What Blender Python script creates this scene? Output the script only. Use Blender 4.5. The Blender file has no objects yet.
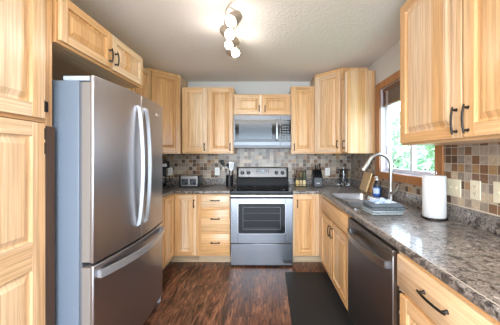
import bpy, bmesh, math, random
from mathutils import Vector, Matrix, Euler
random.seed(7)
S = bpy.context.scene
COL = S.collection
PI = math.pi

# ------------------------------------------------------------------ camera
H = 1.34
cam_d = bpy.data.cameras.new('camera')
cam = bpy.data.objects.new('camera', cam_d)
COL.objects.link(cam)
cam.location = (0, 0, H)
cam.rotation_euler = (PI/2, 0, 0)
cam_d.sensor_width = 36.0
cam_d.lens = 36.0*240/500
cam_d.shift_x = -(266-250)/500
cam_d.shift_y = (156-162.5)/500
cam_d.clip_start = 0.02
S.camera = cam
# ------------------------------------------------------------------ world, exposure
S.view_settings.view_transform = 'Standard'
S.view_settings.look = 'None'
S.view_settings.gamma = 1.0
S.view_settings.use_curve_mapping = False
S.view_settings.exposure = 1.15
W = bpy.data.worlds.new('world'); S.world = W
W.use_nodes = True
bg = W.node_tree.nodes['Background']
bg.inputs[0].default_value = (0.68, 0.84, 1.0, 1)
bg.inputs[1].default_value = 4.5

def area(name, loc, rot, sx, sy, power, color):
    d = bpy.data.lights.new(name, 'AREA')
    d.shape = 'RECTANGLE'; d.size = sx; d.size_y = sy
    d.energy = power; d.color = color
    o = bpy.data.objects.new(name, d); COL.objects.link(o)
    o.location = loc; o.rotation_euler = rot
    return o
area('rear_daylight', (-0.25, -2.55, 1.12), (PI/2, 0, 0), 2.6, 2.0, 42, (0.80, 0.90, 1.0))
pt = area('window_portal', (1.395, 2.22, 1.62), (PI/2, 0, PI/2), 0.86, 0.90, 1, (1, 1, 1))
pt.data.cycles.is_portal = True
area('overhead_fill_light', (-0.25, -0.9, 2.42), (0, 0, 0), 1.8, 1.8, 60, (1.0, 0.955, 0.90))  # added overhead fill behind the camera, stands for no fixture

# ------------------------------------------------------------------ material helpers
def mat(name, color=(.8,.8,.8), rough=.5, metal=0.0, coat=0.0, trans=0.0, ior=1.5, emit=None, estr=0.0, spec=.5):
    m = bpy.data.materials.new(name); m.use_nodes = True
    b = m.node_tree.nodes['Principled BSDF']
    b.inputs['Base Color'].default_value = (*color, 1)
    b.inputs['Roughness'].default_value = rough
    b.inputs['Metallic'].default_value = metal
    b.inputs['Coat Weight'].default_value = coat
    b.inputs['Transmission Weight'].default_value = trans
    b.inputs['IOR'].default_value = ior
    b.inputs['Specular IOR Level'].default_value = spec
    if emit:
        b.inputs['Emission Color'].default_value = (*emit, 1)
        b.inputs['Emission Strength'].default_value = estr
    return m

class NT:
    def __init__(s, m):
        s.t = m.node_tree; s.b = s.t.nodes['Principled BSDF']
    def n(s, typ, **kw):
        x = s.t.nodes.new(typ)
        for k, v in kw.items(): setattr(x, k, v)
        return x
    def l(s, a, b): s.t.links.new(a, b)
    def math(s, op, a, b=None, c=None):
        x = s.n('ShaderNodeMath', operation=op)
        for i, v in enumerate((a, b, c)):
            if v is None: continue
            if isinstance(v, (int, float)): x.inputs[i].default_value = v
            else: s.l(v, x.inputs[i])
        return x.outputs[0]
    def mapping(s, vec, scale=(1,1,1), loc=(0,0,0)):
        x = s.n('ShaderNodeMapping')
        x.inputs['Scale'].default_value = scale; x.inputs['Location'].default_value = loc
        s.l(vec, x.inputs['Vector']); return x.outputs[0]
    def noise(s, vec, scale=5, detail=3, rough=.5, dist=0.0):
        x = s.n('ShaderNodeTexNoise')
        x.inputs['Scale'].default_value = scale; x.inputs['Detail'].default_value = detail
        x.inputs['Roughness'].default_value = rough; x.inputs['Distortion'].default_value = dist
        s.l(vec, x.inputs['Vector']); return x.outputs[0]
    def ramp(s, fac, stops, interp='LINEAR'):
        x = s.n('ShaderNodeValToRGB'); r = x.color_ramp; r.interpolation = interp
        while len(r.elements) < len(stops): r.elements.new(0.5)
        for e, (p, c) in zip(r.elements, stops):
            e.position = p; e.color = (*c, 1)
        s.l(fac, x.inputs[0]); return x.outputs[0]
    def mix(s, fac, a, b, blend='MIX'):
        x = s.n('ShaderNodeMix', data_type='RGBA', blend_type=blend)
        for sock, v in ((x.inputs[0], fac), (x.inputs[6], a), (x.inputs[7], b)):
            if isinstance(v, (int, float)): sock.default_value = v
            elif isinstance(v, tuple): sock.default_value = (*v, 1)
            else: s.l(v, sock)
        return x.outputs[2]
    def white(s, w, dim='1D'):
        x = s.n('ShaderNodeTexWhiteNoise', noise_dimensions=dim)
        s.l(w, x.inputs['W' if dim == '1D' else 'Vector']); return x.outputs[0]
    def bump(s, h, strength=.2, dist=.002):
        x = s.n('ShaderNodeBump'); x.inputs['Strength'].default_value = strength
        x.inputs['Distance'].default_value = dist
        s.l(h, x.inputs['Height']); s.l(x.outputs[0], s.b.inputs['Normal'])

def wood(name, vertical=True, light=(.74,.445,.205), dark=(.46,.205,.065), pale=(.81,.63,.44), rough=.34, plank=.085):
    m = mat(name, rough=rough); k = NT(m)
    tc = k.n('ShaderNodeTexCoord'); oi = k.n('ShaderNodeObjectInfo')
    sep = k.n('ShaderNodeSeparateXYZ'); k.l(tc.outputs['Object'], sep.inputs[0])
    a, g = (sep.outputs[0], sep.outputs[2]) if vertical else (sep.outputs[2], sep.outputs[0])
    off = k.math('MULTIPLY', oi.outputs['Random'], 37.0)
    cmb = k.n('ShaderNodeCombineXYZ')
    sn = k.n('ShaderNodeSeparateXYZ'); k.l(tc.outputs['Normal'], sn.inputs[0])
    mask = k.math('GREATER_THAN', k.math('ABSOLUTE', sn.outputs[0 if vertical else 2]), .7)
    a = k.math('ADD', a, k.math('MULTIPLY', sep.outputs[1], mask))
    k.l(k.math('ADD', a, off), cmb.inputs[0]); k.l(off, cmb.inputs[1]); k.l(g, cmb.inputs[2])
    v = cmb.outputs[0]
    # glued staves, each with its own tone
    pid = k.math('FLOOR', k.math('DIVIDE', k.math('ADD', a, k.math('MULTIPLY', oi.outputs['Random'], .06)), plank))
    tone = k.white(k.math('ADD', k.math('MULTIPLY', pid, 3.17), off))
    t2 = k.math('ADD', k.math('MULTIPLY', tone, .42), k.math('MULTIPLY', oi.outputs['Random'], .42))
    base = k.ramp(t2, [(0.10, pale), (.46, light), (.72, tuple(.75*x+.25*y for x, y in zip(light, dark))), (1, tuple(.5*x+.5*y for x, y in zip(light, dark)))])
    # broad figure + cathedral grain
    n1 = k.noise(k.mapping(v, (16, 1, 1.0)), 1.0, 4, .6, .6)
    fig = k.ramp(n1, [(.36, (0,0,0)), (.62, (.55,.55,.55)), (.8, (1,1,1))])
    c1 = k.mix(k.math('MULTIPLY', fig, .34), base, dark)
    n2 = k.noise(k.mapping(v, (90, 1, 2.2)), 1.0, 3, .6)
    fine = k.ramp(n2, [(.38, (.70,.65,.58)), (.60,(1.06,1.06,1.06))])
    c2 = k.mix(.75, c1, fine, 'MULTIPLY')
    # occasional heartwood streaks
    n3 = k.noise(k.mapping(v, (9, 1, .5), (5,2,8)), 1.0, 2, .5, .8)
    st = k.ramp(n3, [(.66, (0,0,0)), (.76, (1,1,1))])
    c3 = k.mix(k.math('MULTIPLY', st, .55), c2, (.27,.105,.035))
    k.l(c3, k.b.inputs['Base Color'])
    k.bump(n2, .06, .001)
    k.b.inputs['Coat Weight'].default_value = .25; k.b.inputs['Coat Roughness'].default_value = .22
    return m

M = {}
M['woodv'] = wood('hickory_vertical', True)
M['woodh'] = wood('hickory_horizontal', False, plank=.2)
M['trimwood'] = wood('window_wood', True, light=(.42,.175,.052), dark=(.24,.085,.022), pale=(.48,.21,.07), plank=.3)
M['trimwoodh'] = wood('window_wood_h', False, light=(.42,.175,.052), dark=(.24,.085,.022), pale=(.48,.21,.07), plank=.3)
M['blind'] = wood('blind_wood', False, light=(.17,.058,.017), dark=(.08,.027,.009), pale=(.21,.075,.025), plank=.3)
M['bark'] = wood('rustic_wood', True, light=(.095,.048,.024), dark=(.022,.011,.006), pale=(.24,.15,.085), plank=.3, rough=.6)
M['board'] = wood('cutting_board_wood', True, light=(.92,.68,.36), dark=(.74,.48,.2), pale=(.94,.74,.45), plank=.05)
M['boardd'] = wood('acacia_board_wood', True, light=(.66,.40,.18), dark=(.45,.24,.09), pale=(.72,.46,.22), plank=.05)
M['toe'] = wood('toe_kick_wood', False, light=(.50,.38,.25), dark=(.36,.25,.15), pale=(.56,.45,.32), plank=.2, rough=.5)

def steel(name, color, rough, brush_axis=0, amt=.1):
    m = mat(name, color, rough, 1.0); k = NT(m)
    k.b.inputs['Anisotropic'].default_value = .3
    return m
M['steel'] = steel('brushed_steel', (.29,.31,.345), .24, 0)
M['fsteel'] = steel('fridge_steel', (.42,.41,.43), .33, 0)
M['msteel'] = steel('microwave_steel', (.105,.11,.118), .3, 0)
M['dsteel'] = steel('dark_steel', (.34,.315,.30), .28, 0)
M['ribbon'] = mat('handle_metal', (.50,.52,.56), .34, .75)
M['bright'] = steel('bright_steel', (.44,.46,.49), .3, 2)
M['toastersteel'] = mat('toaster_steel', (.46,.46,.46), .38, .5)
M['nickel'] = mat('satin_nickel', (.50,.49,.47), .30, 1)
M['lampnickel'] = mat('lamp_nickel', (.44,.37,.31), .4, .8)
M['sinksteel'] = steel('sink_steel', (.50,.51,.53), .22, 1)
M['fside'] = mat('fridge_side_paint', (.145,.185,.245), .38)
M['liner'] = mat('door_liner_paint', (.20,.18,.17), .4)
M['fgrey'] = mat('fridge_gasket', (.10,.11,.13), .5)
M['fhinge'] = mat('hinge_cover_plastic', (.40,.46,.54), .45)
M['black'] = mat('black_plastic', (.010,.010,.011), .28, spec=.25)
M['rangeblack'] = mat('range_enamel', (.008,.008,.009), .4, spec=.12)
M['blackmatte'] = mat('matte_black', (.018,.018,.02), .55)
M['blackglass'] = mat('black_glass', (.008,.009,.011), .07, spec=.35)
M['bronze'] = mat('bronze_metal', (.030,.024,.020), .38, .7)
M['panelgrey'] = mat('dark_grey_panel', (.07,.075,.085), .4)
M['grey'] = mat('grey_plastic', (.16,.17,.19), .4)
M['white'] = mat('white_plastic', (.80,.80,.78), .4)
M['vinyl'] = mat('white_vinyl', (.66,.65,.71), .4)
M['ivory'] = mat('ivory_plastic', (.70,.63,.47), .38)
M['screen'] = mat('lcd_dark', (.03,.05,.075), .15)
M['lcd'] = mat('lcd_digits', (.20,.28,.36), .3, emit=(.35,.5,.65), estr=.08)
M['bulb'] = mat('lamp_bulb', (1,1,1), .4, emit=(1.0,.94,.85), estr=40)
M['grout'] = mat('grout', (.56,.50,.42), .8)

def glass_thin(name, tint=(1,1,1), refl=.07):
    m = bpy.data.materials.new(name); m.use_nodes = True
    t = m.node_tree; t.nodes.clear()
    o = t.nodes.new('ShaderNodeOutputMaterial'); mx = t.nodes.new('ShaderNodeMixShader')
    tr = t.nodes.new('ShaderNodeBsdfTransparent'); gl = t.nodes.new('ShaderNodeBsdfGlossy')
    lw = t.nodes.new('ShaderNodeLayerWeight'); lw.inputs[0].default_value = .5
    pw = t.nodes.new('ShaderNodeMath'); pw.operation = 'POWER'; pw.inputs[1].default_value = 4.0
    fr = t.nodes.new('ShaderNodeMath'); fr.operation = 'MULTIPLY_ADD'; fr.inputs[1].default_value = .7; fr.inputs[2].default_value = .03
    t.links.new(lw.outputs['Facing'], pw.inputs[0]); t.links.new(pw.outputs[0], fr.inputs[0])
    tr.inputs[0].default_value = (*tint, 1); gl.inputs['Roughness'].default_value = .02
    t.links.new(fr.outputs[0], mx.inputs[0]); t.links.new(tr.outputs[0], mx.inputs[1])
    t.links.new(gl.outputs[0], mx.inputs[2]); t.links.new(mx.outputs[0], o.inputs[0])
    return m
M['pane'] = glass_thin('window_glass')
M['jarglass'] = glass_thin('jar_glass', (.86,.88,.90))
M['clear'] = mat('clear_glass', (.95,.97,1), .02, trans=1.0, ior=1.45)
M['bottle'] = glass_thin('bottle_plastic', (.72,.80,.90))
M['bluesoap'] = mat('blue_soap', (.07,.20,.58), .15, coat=.5)
M['soaplabel'] = mat('soap_label', (.55,.68,.82), .35)
for i, c in enumerate(((.62,.45,.17),(.55,.42,.24),(.70,.58,.30),(.12,.065,.035),(.16,.11,.05),(.07,.08,.04))):
    M['spice%d' % i] = mat('spice_%d' % i, c, .6)

# ceiling and walls
def plaster(name, color, sc, strength):
    m = mat(name, color, .85); k = NT(m)
    tc = k.n('ShaderNodeTexCoord')
    n = k.noise(tc.outputs['Object'], sc, 4, .6)
    k.bump(k.ramp(n, [(.42,(0,0,0)),(.6,(1,1,1))]), strength, .004)
    return m
M['ceiling'] = plaster('knockdown_ceiling', (.80,.745,.70), 38, .35)
M['wall'] = plaster('painted_wall', (.60,.58,.55), 60, .12)

# laminate counter
def counter_mat():
    m = mat('granite_laminate', rough=.2, coat=.35); k = NT(m)
    g = k.n('ShaderNodeNewGeometry')
    p = g.outputs['Position']
    n1 = k.noise(k.mapping(p, (1,1,1)), 26, 6, .74, .5)
    c1 = k.ramp(n1, [(.37,(.010,.009,.010)), (.45,(.065,.055,.052)), (.52,(.32,.285,.26)), (.56,(.10,.08,.068)), (.65,(.58,.545,.515))])
    n2 = k.noise(k.mapping(p, (1,1,1), (4,7,2)), 95, 4, .65)
    c2 = k.ramp(n2, [(.36,(.35,.33,.32)), (.5,(1,1,1)), (.66,(1.5,1.48,1.42))])
    c = k.mix(.85, c1, c2, 'MULTIPLY')
    n3 = k.noise(k.mapping(p, (1,1,1), (1,3,9)), 5, 3, .5)
    c = k.mix(k.ramp(n3, [(.45,(0,0,0)),(.7,(.3,.3,.3))]), c, (.15,.13,.12))
    k.l(c, k.b.inputs['Base Color'])
    k.l(k.math('ADD', k.math('MULTIPLY', n2, .15), .22), k.b.inputs['Roughness'])
    k.bump(n2, .05, .001)
    return m
M['counter'] = counter_mat()

# mosaic tile; u along wall, v up
def tile_mat(name, axis, pitch=.0545):
    m = mat(name, rough=.35); k = NT(m)
    g = k.n('ShaderNodeNewGeometry'); sep = k.n('ShaderNodeSeparateXYZ'); k.l(g.outputs['Position'], sep.inputs[0])
    u = k.math('DIVIDE', sep.outputs[axis], pitch); v = k.math('DIVIDE', k.math('SUBTRACT', sep.outputs[2], 1.017), pitch)
    fu = k.math('FLOOR', u); fv = k.math('FLOOR', v)
    cmb = k.n('ShaderNodeCombineXYZ'); k.l(fu, cmb.inputs[0]); k.l(fv, cmb.inputs[1]); cmb.inputs[2].default_value = axis*13.3
    r = k.white(cmb.outputs[0], '3D')
    tone = k.ramp(r, [(0,(.36,.295,.235)), (.28,(.27,.215,.17)), (.46,(.49,.385,.27)), (.54,(.20,.105,.055)), (.70,(.10,.055,.032)), (.86,(.37,.22,.10)), (.95,(.24,.20,.17))], 'CONSTANT')
    n = k.noise(g.outputs['Position'], 42, 4, .65)
    tone = k.mix(.8, tone, k.ramp(n, [(.3,(.70,.68,.66)),(.7,(1.2,1.2,1.2))]), 'MULTIPLY')
    def edge(x):
        f = k.math('FRACT', x); return k.math('MINIMUM', f, k.math('SUBTRACT', 1.0, f))
    e = k.math('MINIMUM', edge(u), edge(v))
    gm = k.ramp(e, [(.028,(1,1,1)), (.05,(0,0,0))])
    c = k.mix(gm, tone, (.46,.40,.33))
    k.l(c, k.b.inputs['Base Color'])
    k.l(k.math('ADD', k.math('MULTIPLY', gm, .45), .30), k.b.inputs['Roughness'])
    k.bump(k.math('ADD', k.math('MULTIPLY', k.math('SUBTRACT', 1.0, gm), 1.0), k.math('MULTIPLY', n, .2)), .35, .002)
    return m
M['tilex'] = tile_mat('mosaic_back', 0)
M['tiley'] = tile_mat('mosaic_side', 1)

def floor_mat():
    m = mat('hickory_floor', rough=.3); k = NT(m)
    g = k.n('ShaderNodeNewGeometry'); sep = k.n('ShaderNodeSeparateXYZ'); k.l(g.outputs['Position'], sep.inputs[0])
    pw, pl = .127, 1.15
    u = k.math('DIVIDE', sep.outputs[0], pw); iu = k.math('FLOOR', u)
    ro = k.white(k.math('MULTIPLY', iu, 1.31))
    v = k.math('ADD', k.math('DIVIDE', sep.outputs[1], pl), ro); iv = k.math('FLOOR', v)
    cmb = k.n('ShaderNodeCombineXYZ'); k.l(iu, cmb.inputs[0]); k.l(iv, cmb.inputs[1])
    t = k.white(cmb.outputs[0], '3D')
    off = k.n('ShaderNodeCombineXYZ'); k.l(k.math('ADD', sep.outputs[0], k.math('MULTIPLY', t, 9.0)), off.inputs[0])
    k.l(sep.outputs[1], off.inputs[1]); k.l(k.math('MULTIPLY', t, 20.0), off.inputs[2])
    vv = off.outputs[0]
    n1 = k.noise(k.mapping(vv, (20, 3.4, 1)), 1.0, 5, .65, 2.0)
    base = k.ramp(n1, [(.36,(.018,.007,.005)), (.45,(.085,.034,.019)), (.55,(.17,.072,.038)), (.68,(.34,.17,.095))])
    tone = k.ramp(t, [(0,(.66,.63,.62)), (.5,(1,1,1)), (1,(1.35,1.3,1.25))])
    c = k.mix(.9, base, tone, 'MULTIPLY')
    n2 = k.noise(k.mapping(vv, (90, 6, 1)), 1.0, 3, .6)
    c = k.mix(.7, c, k.ramp(n2, [(.35,(.62,.6,.58)),(.6,(1.1,1.1,1.1))]), 'MULTIPLY')
    def edge(x, w):
        f = k.math('FRACT', x); return k.math('MULTIPLY', k.math('MINIMUM', f, k.math('SUBTRACT', 1.0, f)), w)
    e = k.math('MINIMUM', edge(u, pw), edge(v, pl))
    gm = k.ramp(e, [(.0012,(1,1,1)), (.003,(0,0,0))])
    c = k.mix(gm, c, (.012,.006,.004))
    k.l(c, k.b.inputs['Base Color'])
    k.l(k.math('ADD', k.math('MULTIPLY', n1, .25), .26), k.b.inputs['Roughness'])
    k.bump(k.math('SUBTRACT', k.math('MULTIPLY', n1, .7), k.math('MULTIPLY', gm, .6)), .25, .003)
    return m
M['floor'] = floor_mat()

def leaf_mat():
    m = mat('leaf_green', (.20,.42,.13), .55); k = NT(m)
    g = k.n('ShaderNodeNewGeometry')
    c = k.ramp(k.noise(g.outputs['Position'], 2.2, 4, .7), [(.35,(.16,.30,.16)), (.52,(.40,.56,.38)), (.66,(.68,.78,.66))])
    k.l(c, k.b.inputs['Base Color'])
    return m
M['leaf'] = leaf_mat()
M['bark2'] = mat('shrub_bark', (.12,.075,.045), .9)
M['lawn'] = mat('lawn', (.22,.36,.12), .9)

def cloth(name, a, b, sc=130):
    m = mat(name, a, .95); k = NT(m)
    tc = k.n('ShaderNodeTexCoord')
    n = k.noise(tc.outputs['Object'], sc, 3, .6)
    k.l(k.ramp(n, [(.35, a), (.65, b)]), k.b.inputs['Base Color'])
    k.bump(n, .3, .003); return m
M['towelgrey'] = cloth('grey_towel', (.06,.075,.09), (.15,.18,.205))
M['towelpale'] = cloth('pale_towel', (.22,.26,.29), (.36,.41,.44))
M['towelblue'] = cloth('blue_white_cloth', (.20,.32,.55), (.62,.68,.74), 40)
M['paper'] = cloth('paper_towel', (.64,.65,.67), (.70,.71,.73), 90)
M['mat'] = cloth('mat_rubber', (.016,.016,.017), (.026,.026,.027), 200)
NT(M['mat']).b.inputs['Roughness'].default_value = .55
NT(M['mat']).b.inputs['Specular IOR Level'].default_value = .2

# ------------------------------------------------------------------ mesh helpers
class MB:
    def __init__(s): s.bm = bmesh.new(); s.mats = []
    def mi(s, m):
        if isinstance(m, str): m = M[m]
        if m not in s.mats: s.mats.append(m)
        return s.mats.index(m)
    def _face(s, vs, i):
        try:
            f = s.bm.faces.new(vs); f.material_index = i; return f
        except ValueError: return None
    def box(s, x0, x1, y0, y1, z0, z1, m):
        i = s.mi(m)
        v = [s.bm.verts.new((x, y, z)) for z in (z0, z1) for y in (y0, y1) for x in (x0, x1)]
        for q in ((0,2,3,1), (4,5,7,6), (0,1,5,4), (2,6,7,3), (0,4,6,2), (1,3,7,5)): s._face([v[a] for a in q], i)
        return s
    def prism(s, pts, z0, z1, m, axis='z'):
        """extrude polygon pts (ccw) along an axis"""
        i = s.mi(m)
        def P(a, b, c): return {'z': (a, b, c), 'y': (a, c, b), 'x': (c, a, b)}[axis]
        lo = [s.bm.verts.new(P(a, b, z0)) for a, b in pts]; hi = [s.bm.verts.new(P(a, b, z1)) for a, b in pts]
        n = len(pts)
        fs = [s._face(lo[::-1], i), s._face(hi, i)]
        for k in range(n): fs.append(s._face([lo[k], lo[(k+1) % n], hi[(k+1) % n], hi[k]], i))
        return s
    def tube(s, pts, r, m, seg=10, cap=True, flat=None, sq=1.0, ph=0.0):
        """sweep a circle (or an ellipse: flat = (ru, rv)) along pts; r number or list"""
        i = s.mi(m); pts = [Vector(p) for p in pts]; n = len(pts)
        up = Vector((0, 0, 1)); rings = []
        prev = None
        for k, p in enumerate(pts):
            t = (pts[min(k+1, n-1)] - pts[max(k-1, 0)]).normalized()
            if prev is None:
                ref = up if abs(t.z) < .95 else Vector((1, 0, 0))
                u = t.cross(ref).normalized()
            else: u = (prev - t*prev.dot(t)).normalized()
            w = t.cross(u).normalized(); prev = u
            rr = r[k] if isinstance(r, (list, tuple)) else r
            ru, rv = (rr, rr) if not flat else flat
            sg = lambda x: math.copysign(abs(x)**sq, x) if abs(x) > 1e-9 else 0.0
            rings.append([s.bm.verts.new(p + u*ru*sg(math.cos(2*PI*a/seg+ph)) + w*rv*sg(math.sin(2*PI*a/seg+ph))) for a in range(seg)])
        for k in range(n-1):
            for a in range(seg):
                b = (a+1) % seg
                s._face([rings[k][a], rings[k][b], rings[k+1][b], rings[k+1][a]], i)
        if cap: s._face(rings[0][::-1], i); s._face(rings[-1], i)
        return s
    def lathe(s, prof, m, seg=24, c=(0, 0, 0), mat4=None):
        """revolve (r, z) profile round z through c; optional matrix"""
        i = s.mi(m); rings = []
        for r, z in prof:
            if r < 1e-6: rings.append([s.bm.verts.new((c[0], c[1], c[2]+z))])
            else: rings.append([s.bm.verts.new((c[0]+r*math.cos(2*PI*a/seg), c[1]+r*math.sin(2*PI*a/seg), c[2]+z)) for a in range(seg)])
        for A, B in zip(rings, rings[1:]):
            for a in range(seg):
                b = (a+1) % seg
                if len(A) == 1 and len(B) == 1: continue
                if len(A) == 1: s._face([A[0], B[b], B[a]], i)
                elif len(B) == 1: s._face([A[a], A[b], B[0]], i)
                else: s._face([A[a], A[b], B[b], B[a]], i)
        if len(rings[0]) > 1: s._face(rings[0][::-1], i)
        if len(rings[-1]) > 1: s._face(rings[-1], i)
        if mat4 is not None:
            vs = [v for R in rings for v in R]
            for v in vs: v.co = mat4 @ v.co
        return s
    def build(s, name, parent=None, loc=(0,0,0), rot=(0,0,0), bevel=0, seg=2, smooth=True, recalc=True, sharp=38):
        if recalc: bmesh.ops.recalc_face_normals(s.bm, faces=s.bm.faces)
        me = bpy.data.meshes.new(name); s.bm.to_mesh(me); s.bm.free()
        for m in s.mats: me.materials.append(m)
        if smooth:
            me.polygons.foreach_set('use_smooth', [True]*len(me.polygons)); me.set_sharp_from_angle(angle=math.radians(sharp))
        o = bpy.data.objects.new(name, me); COL.objects.link(o)
        o.location = loc; o.rotation_euler = rot if isinstance(rot, (tuple, list, Euler)) else (0, 0, rot)
        if parent: o.parent = parent
        if bevel:
            b = o.modifiers.new('bevel', 'BEVEL'); b.width = bevel; b.segments = seg; b.limit_method = 'ANGLE'; b.angle_limit = math.radians(40)
        return o

def thing(name, label, cat, loc=(0,0,0), rot=0, group=None):
    o = bpy.data.objects.new(name, None); COL.objects.link(o)
    o.empty_display_size = .05
    o.location = loc; o.rotation_euler = (0, 0, rot)
    return tag(o, label, cat, group)
def tag(o, label, cat, group=None):
    o['label'] = label; o['category'] = cat
    if group: o['group'] = group
    return o
def structure(o):
    o['kind'] = 'structure'; return o
def copy_thing(root, loc, rot=None, label=None):
    def rec(o, par):
        c = o.copy(); COL.objects.link(c)
        if par: c.parent = par
        for ch in list(o.children): rec(ch, c)
        return c
    r = rec(root, None); r.location = loc
    if rot is not None: r.rotation_euler = (0, 0, rot)
    if label: r['label'] = label
    return r
def arc(c, r, a0, a1, n): return [(c[0]+r*math.cos(a0+(a1-a0)*k/n), c[1]+r*math.sin(a0+(a1-a0)*k/n)) for k in range(n+1)]

# ------------------------------------------------------------------ room
LX, RX, BY, FY, CZ = -1.76, 1.27, 3.57, -2.6, 2.445
T = .12
structure(MB().box(LX-T, RX+T, FY-T, BY+T, -.1, 0, 'floor').build('floor'))
structure(MB().box(LX-T, RX+T, FY-T, BY+T, CZ, CZ+.1, 'ceiling').build('ceiling'))
structure(MB().box(LX-T, RX+T, BY, BY+T, 0, CZ, 'wall').build('wall_back'))
structure(MB().box(LX-T, LX, FY, BY, 0, CZ, 'wall').build('wall_left'))
# right wall with the window opening
WY0, WY1, WZ0, WZ1 = 1.785, 2.655, 1.165, 2.075
b = MB()
b.box(RX, RX+T, FY, WY0, 0, CZ, 'wall'); b.box(RX, RX+T, WY1, BY, 0, CZ, 'wall')
b.box(RX, RX+T, WY0, WY1, 0, WZ0, 'wall'); b.box(RX, RX+T, WY0, WY1, WZ1, CZ, 'wall')
structure(b.build('wall_right'))
# rear wall with a wide opening to daylight
b = MB()
b.box(LX-T, -1.60, FY-T, FY, 0, CZ, 'wall'); b.box(1.10, RX+T, FY-T, FY, 0, CZ, 'wall'); b.box(-1.60, 1.10, FY-T, FY, 2.15, CZ, 'wall')
structure(b.build('wall_rear'))
structure(MB().box(RX+T, 30, -20, 30, -.75, -.6, 'lawn').build('ground'))

# tiled backsplash (thin tile skin on the walls)
TK = .008
b = MB(); b.box(LX+.001, RX-TK, BY-TK, BY-.0005, .90, 1.40, 'tilex'); b.box(-.435, .335, BY-TK, BY-.0005, 1.40, 1.46, 'tilex')
o = structure(b.build('wall_back_tile'))
b = MB()
b.box(RX-TK, RX-.0005, 2.752, BY-.001, .90, 1.40, 'tiley')
b.box(RX-TK, RX-.0005, 1.700, 2.752, .90, 1.092, 'tiley')
b.box(RX-TK, RX-.0005, .3, 1.700, .90, 1.44, 'tiley')
structure(b.build('wall_right_tile'))

# window: casing, jambs, vinyl frame, sashes
b = MB(); TW = .082
y0, y1, z0, z1 = 1.703, 2.749, 1.094, 2.150
X0, X1 = RX-.018, RX-.0005
b.box(X0, X1, y0, y0+TW, z0, z1, 'trimwood'); b.box(X0, X1, y1-.094, y1, z0, z1, 'trimwood')
fr = b.build('trim_1', bevel=.003); structure(fr)
b = MB(); b.box(X0, X1, y0+TW, y1-.094, z0, z0+.073, 'trimwood'); b.box(X0, X1, y0+TW, y1-.094, z1-.078, z1, 'trimwood')
# horizontal pieces run along Y: grain comes from object coords, so turn the piece
structure(b.build('trim_2', bevel=.003))
b = MB(); JX = RX+T-.02
b.box(RX-.0004, JX, WY0, WY0+.006, WZ0, WZ1, 'vinyl'); b.box(RX-.0004, JX, WY1-.006, WY1, WZ0, WZ1, 'vinyl')
b.box(RX-.0004, JX, WY0, WY1, WZ0, WZ0+.006, 'vinyl'); b.box(RX-.0004, JX, WY0, WY1, WZ1-.006, WZ1, 'vinyl')
structure(b.build('window_1_jamb'))
b = MB(); fx0, fx1 = RX+.062, RX+.102; ym = 2.20
for (a, c, w) in ((WY0+.007, ym+.02, .03), (ym-.02, WY1-.007, .03)):
    dx = 0 if c < WY1-.1 else -.006
    b.box(fx0+dx, fx1+dx, a, a+w, WZ0+.007, WZ1-.007, 'vinyl'); b.box(fx0+dx, fx1+dx, c-w, c, WZ0+.007, WZ1-.007, 'vinyl')
    b.box(fx0+dx, fx1+dx, a+w, c-w, WZ0+.007, WZ0+.045, 'vinyl'); b.box(fx0+dx, fx1+dx, a+w, c-w, WZ1-.04, WZ1-.007, 'vinyl')
w1 = structure(b.build('window_1', bevel=.003))
b = MB(); b.box(fx0+.018, fx0+.022, WY0+.03, ym, WZ0+.04, WZ1-.035, 'pane'); b.box(fx0+.012, fx0+.016, ym, WY1-.03, WZ0+.04, WZ1-.035, 'pane')
structure(b.build('window_1_glass'))

# raised wood blind inside the window head
bl = thing('wood_blind', 'brown wooden slat blind drawn up at the head of the window above the sink', 'blind', (RX+.024, 2.22, 1.88))
MB().box(-.012, .03, -.42, .42, .145, .186, 'blind').build('head_rail', bl, bevel=.002)
b = MB()
for k in range(10): b.box(-.013+.002*(k % 2), .03, -.415, .415, .022+k*.0122, .022+k*.0122+.006, 'blind')
b.build('slat_stack', bl)
MB().box(-.012, .03, -.416, .416, 0, .018, 'blind').build('bottom_rail', bl, bevel=.003)
b = MB()
for dy in (.30, .33): b.tube([(-.016, dy, .15), (-.016, dy, -.40)], .0022, 'white', 6); b.lathe([(0,-.03),(.006,-.028),(.005,0),(0,.002)], 'white', 8, (-.016, dy, -.40))
b.build('pull_cord', bl)

# shrubs outside
def shrub(x, y, z, r, h, n, label, seed):
    # crowns kept apart
    rnd = random.Random(seed)
    t = thing('garden_shrub', label, 'shrub', (x, y, -.6), group='shrubs beyond the window')
    b = MB()
    for k in range(6):
        a = rnd.random()*6.28; b.tube([(0,0,-.02), (.2*r*math.cos(a), .2*r*math.sin(a), h*.3), (.6*r*math.cos(a), .6*r*math.sin(a), h*.75)], [.05,.035,.012], 'bark2', 6)
    b.build('stem', t)
    b = MB(); i = b.mi('leaf')
    for k in range(n):
        while True:
            p = Vector((rnd.uniform(-1,1), rnd.uniform(-1,1), rnd.uniform(-1,1)))
            if .45 < p.length < 1: break
        bump = 1+.25*math.sin(p.x*5+seed)*math.sin(p.z*6+p.y*4)
        c = Vector((p.x*r*bump, p.y*r*bump, h*.55+p.z*h*.5*bump))
        if c.z < .05: c.z = .05+rnd.random()*.2
        e = Euler((rnd.uniform(-1,1), rnd.uniform(-1,1), rnd.uniform(0,6.28))).to_matrix()
        L = rnd.uniform(.07,.13)
        vs = [b.bm.verts.new(c+e @ Vector(q)) for q in ((-L,0,0),(0,-L*.45,L*.1),(L,0,0),(0,L*.45,L*.1))]
        b._face(vs, i)
    b.build('foliage', t, smooth=False, recalc=False)
shrub(3.7, 7.4, 0, .95, 3.3, 2600, 'leafy green shrub seen through the left pane of the window', 1)
shrub(3.9, 5.35, 0, .75, 2.5, 1800, 'paler green shrub seen through the right pane beside the paper towels', 2)
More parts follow.
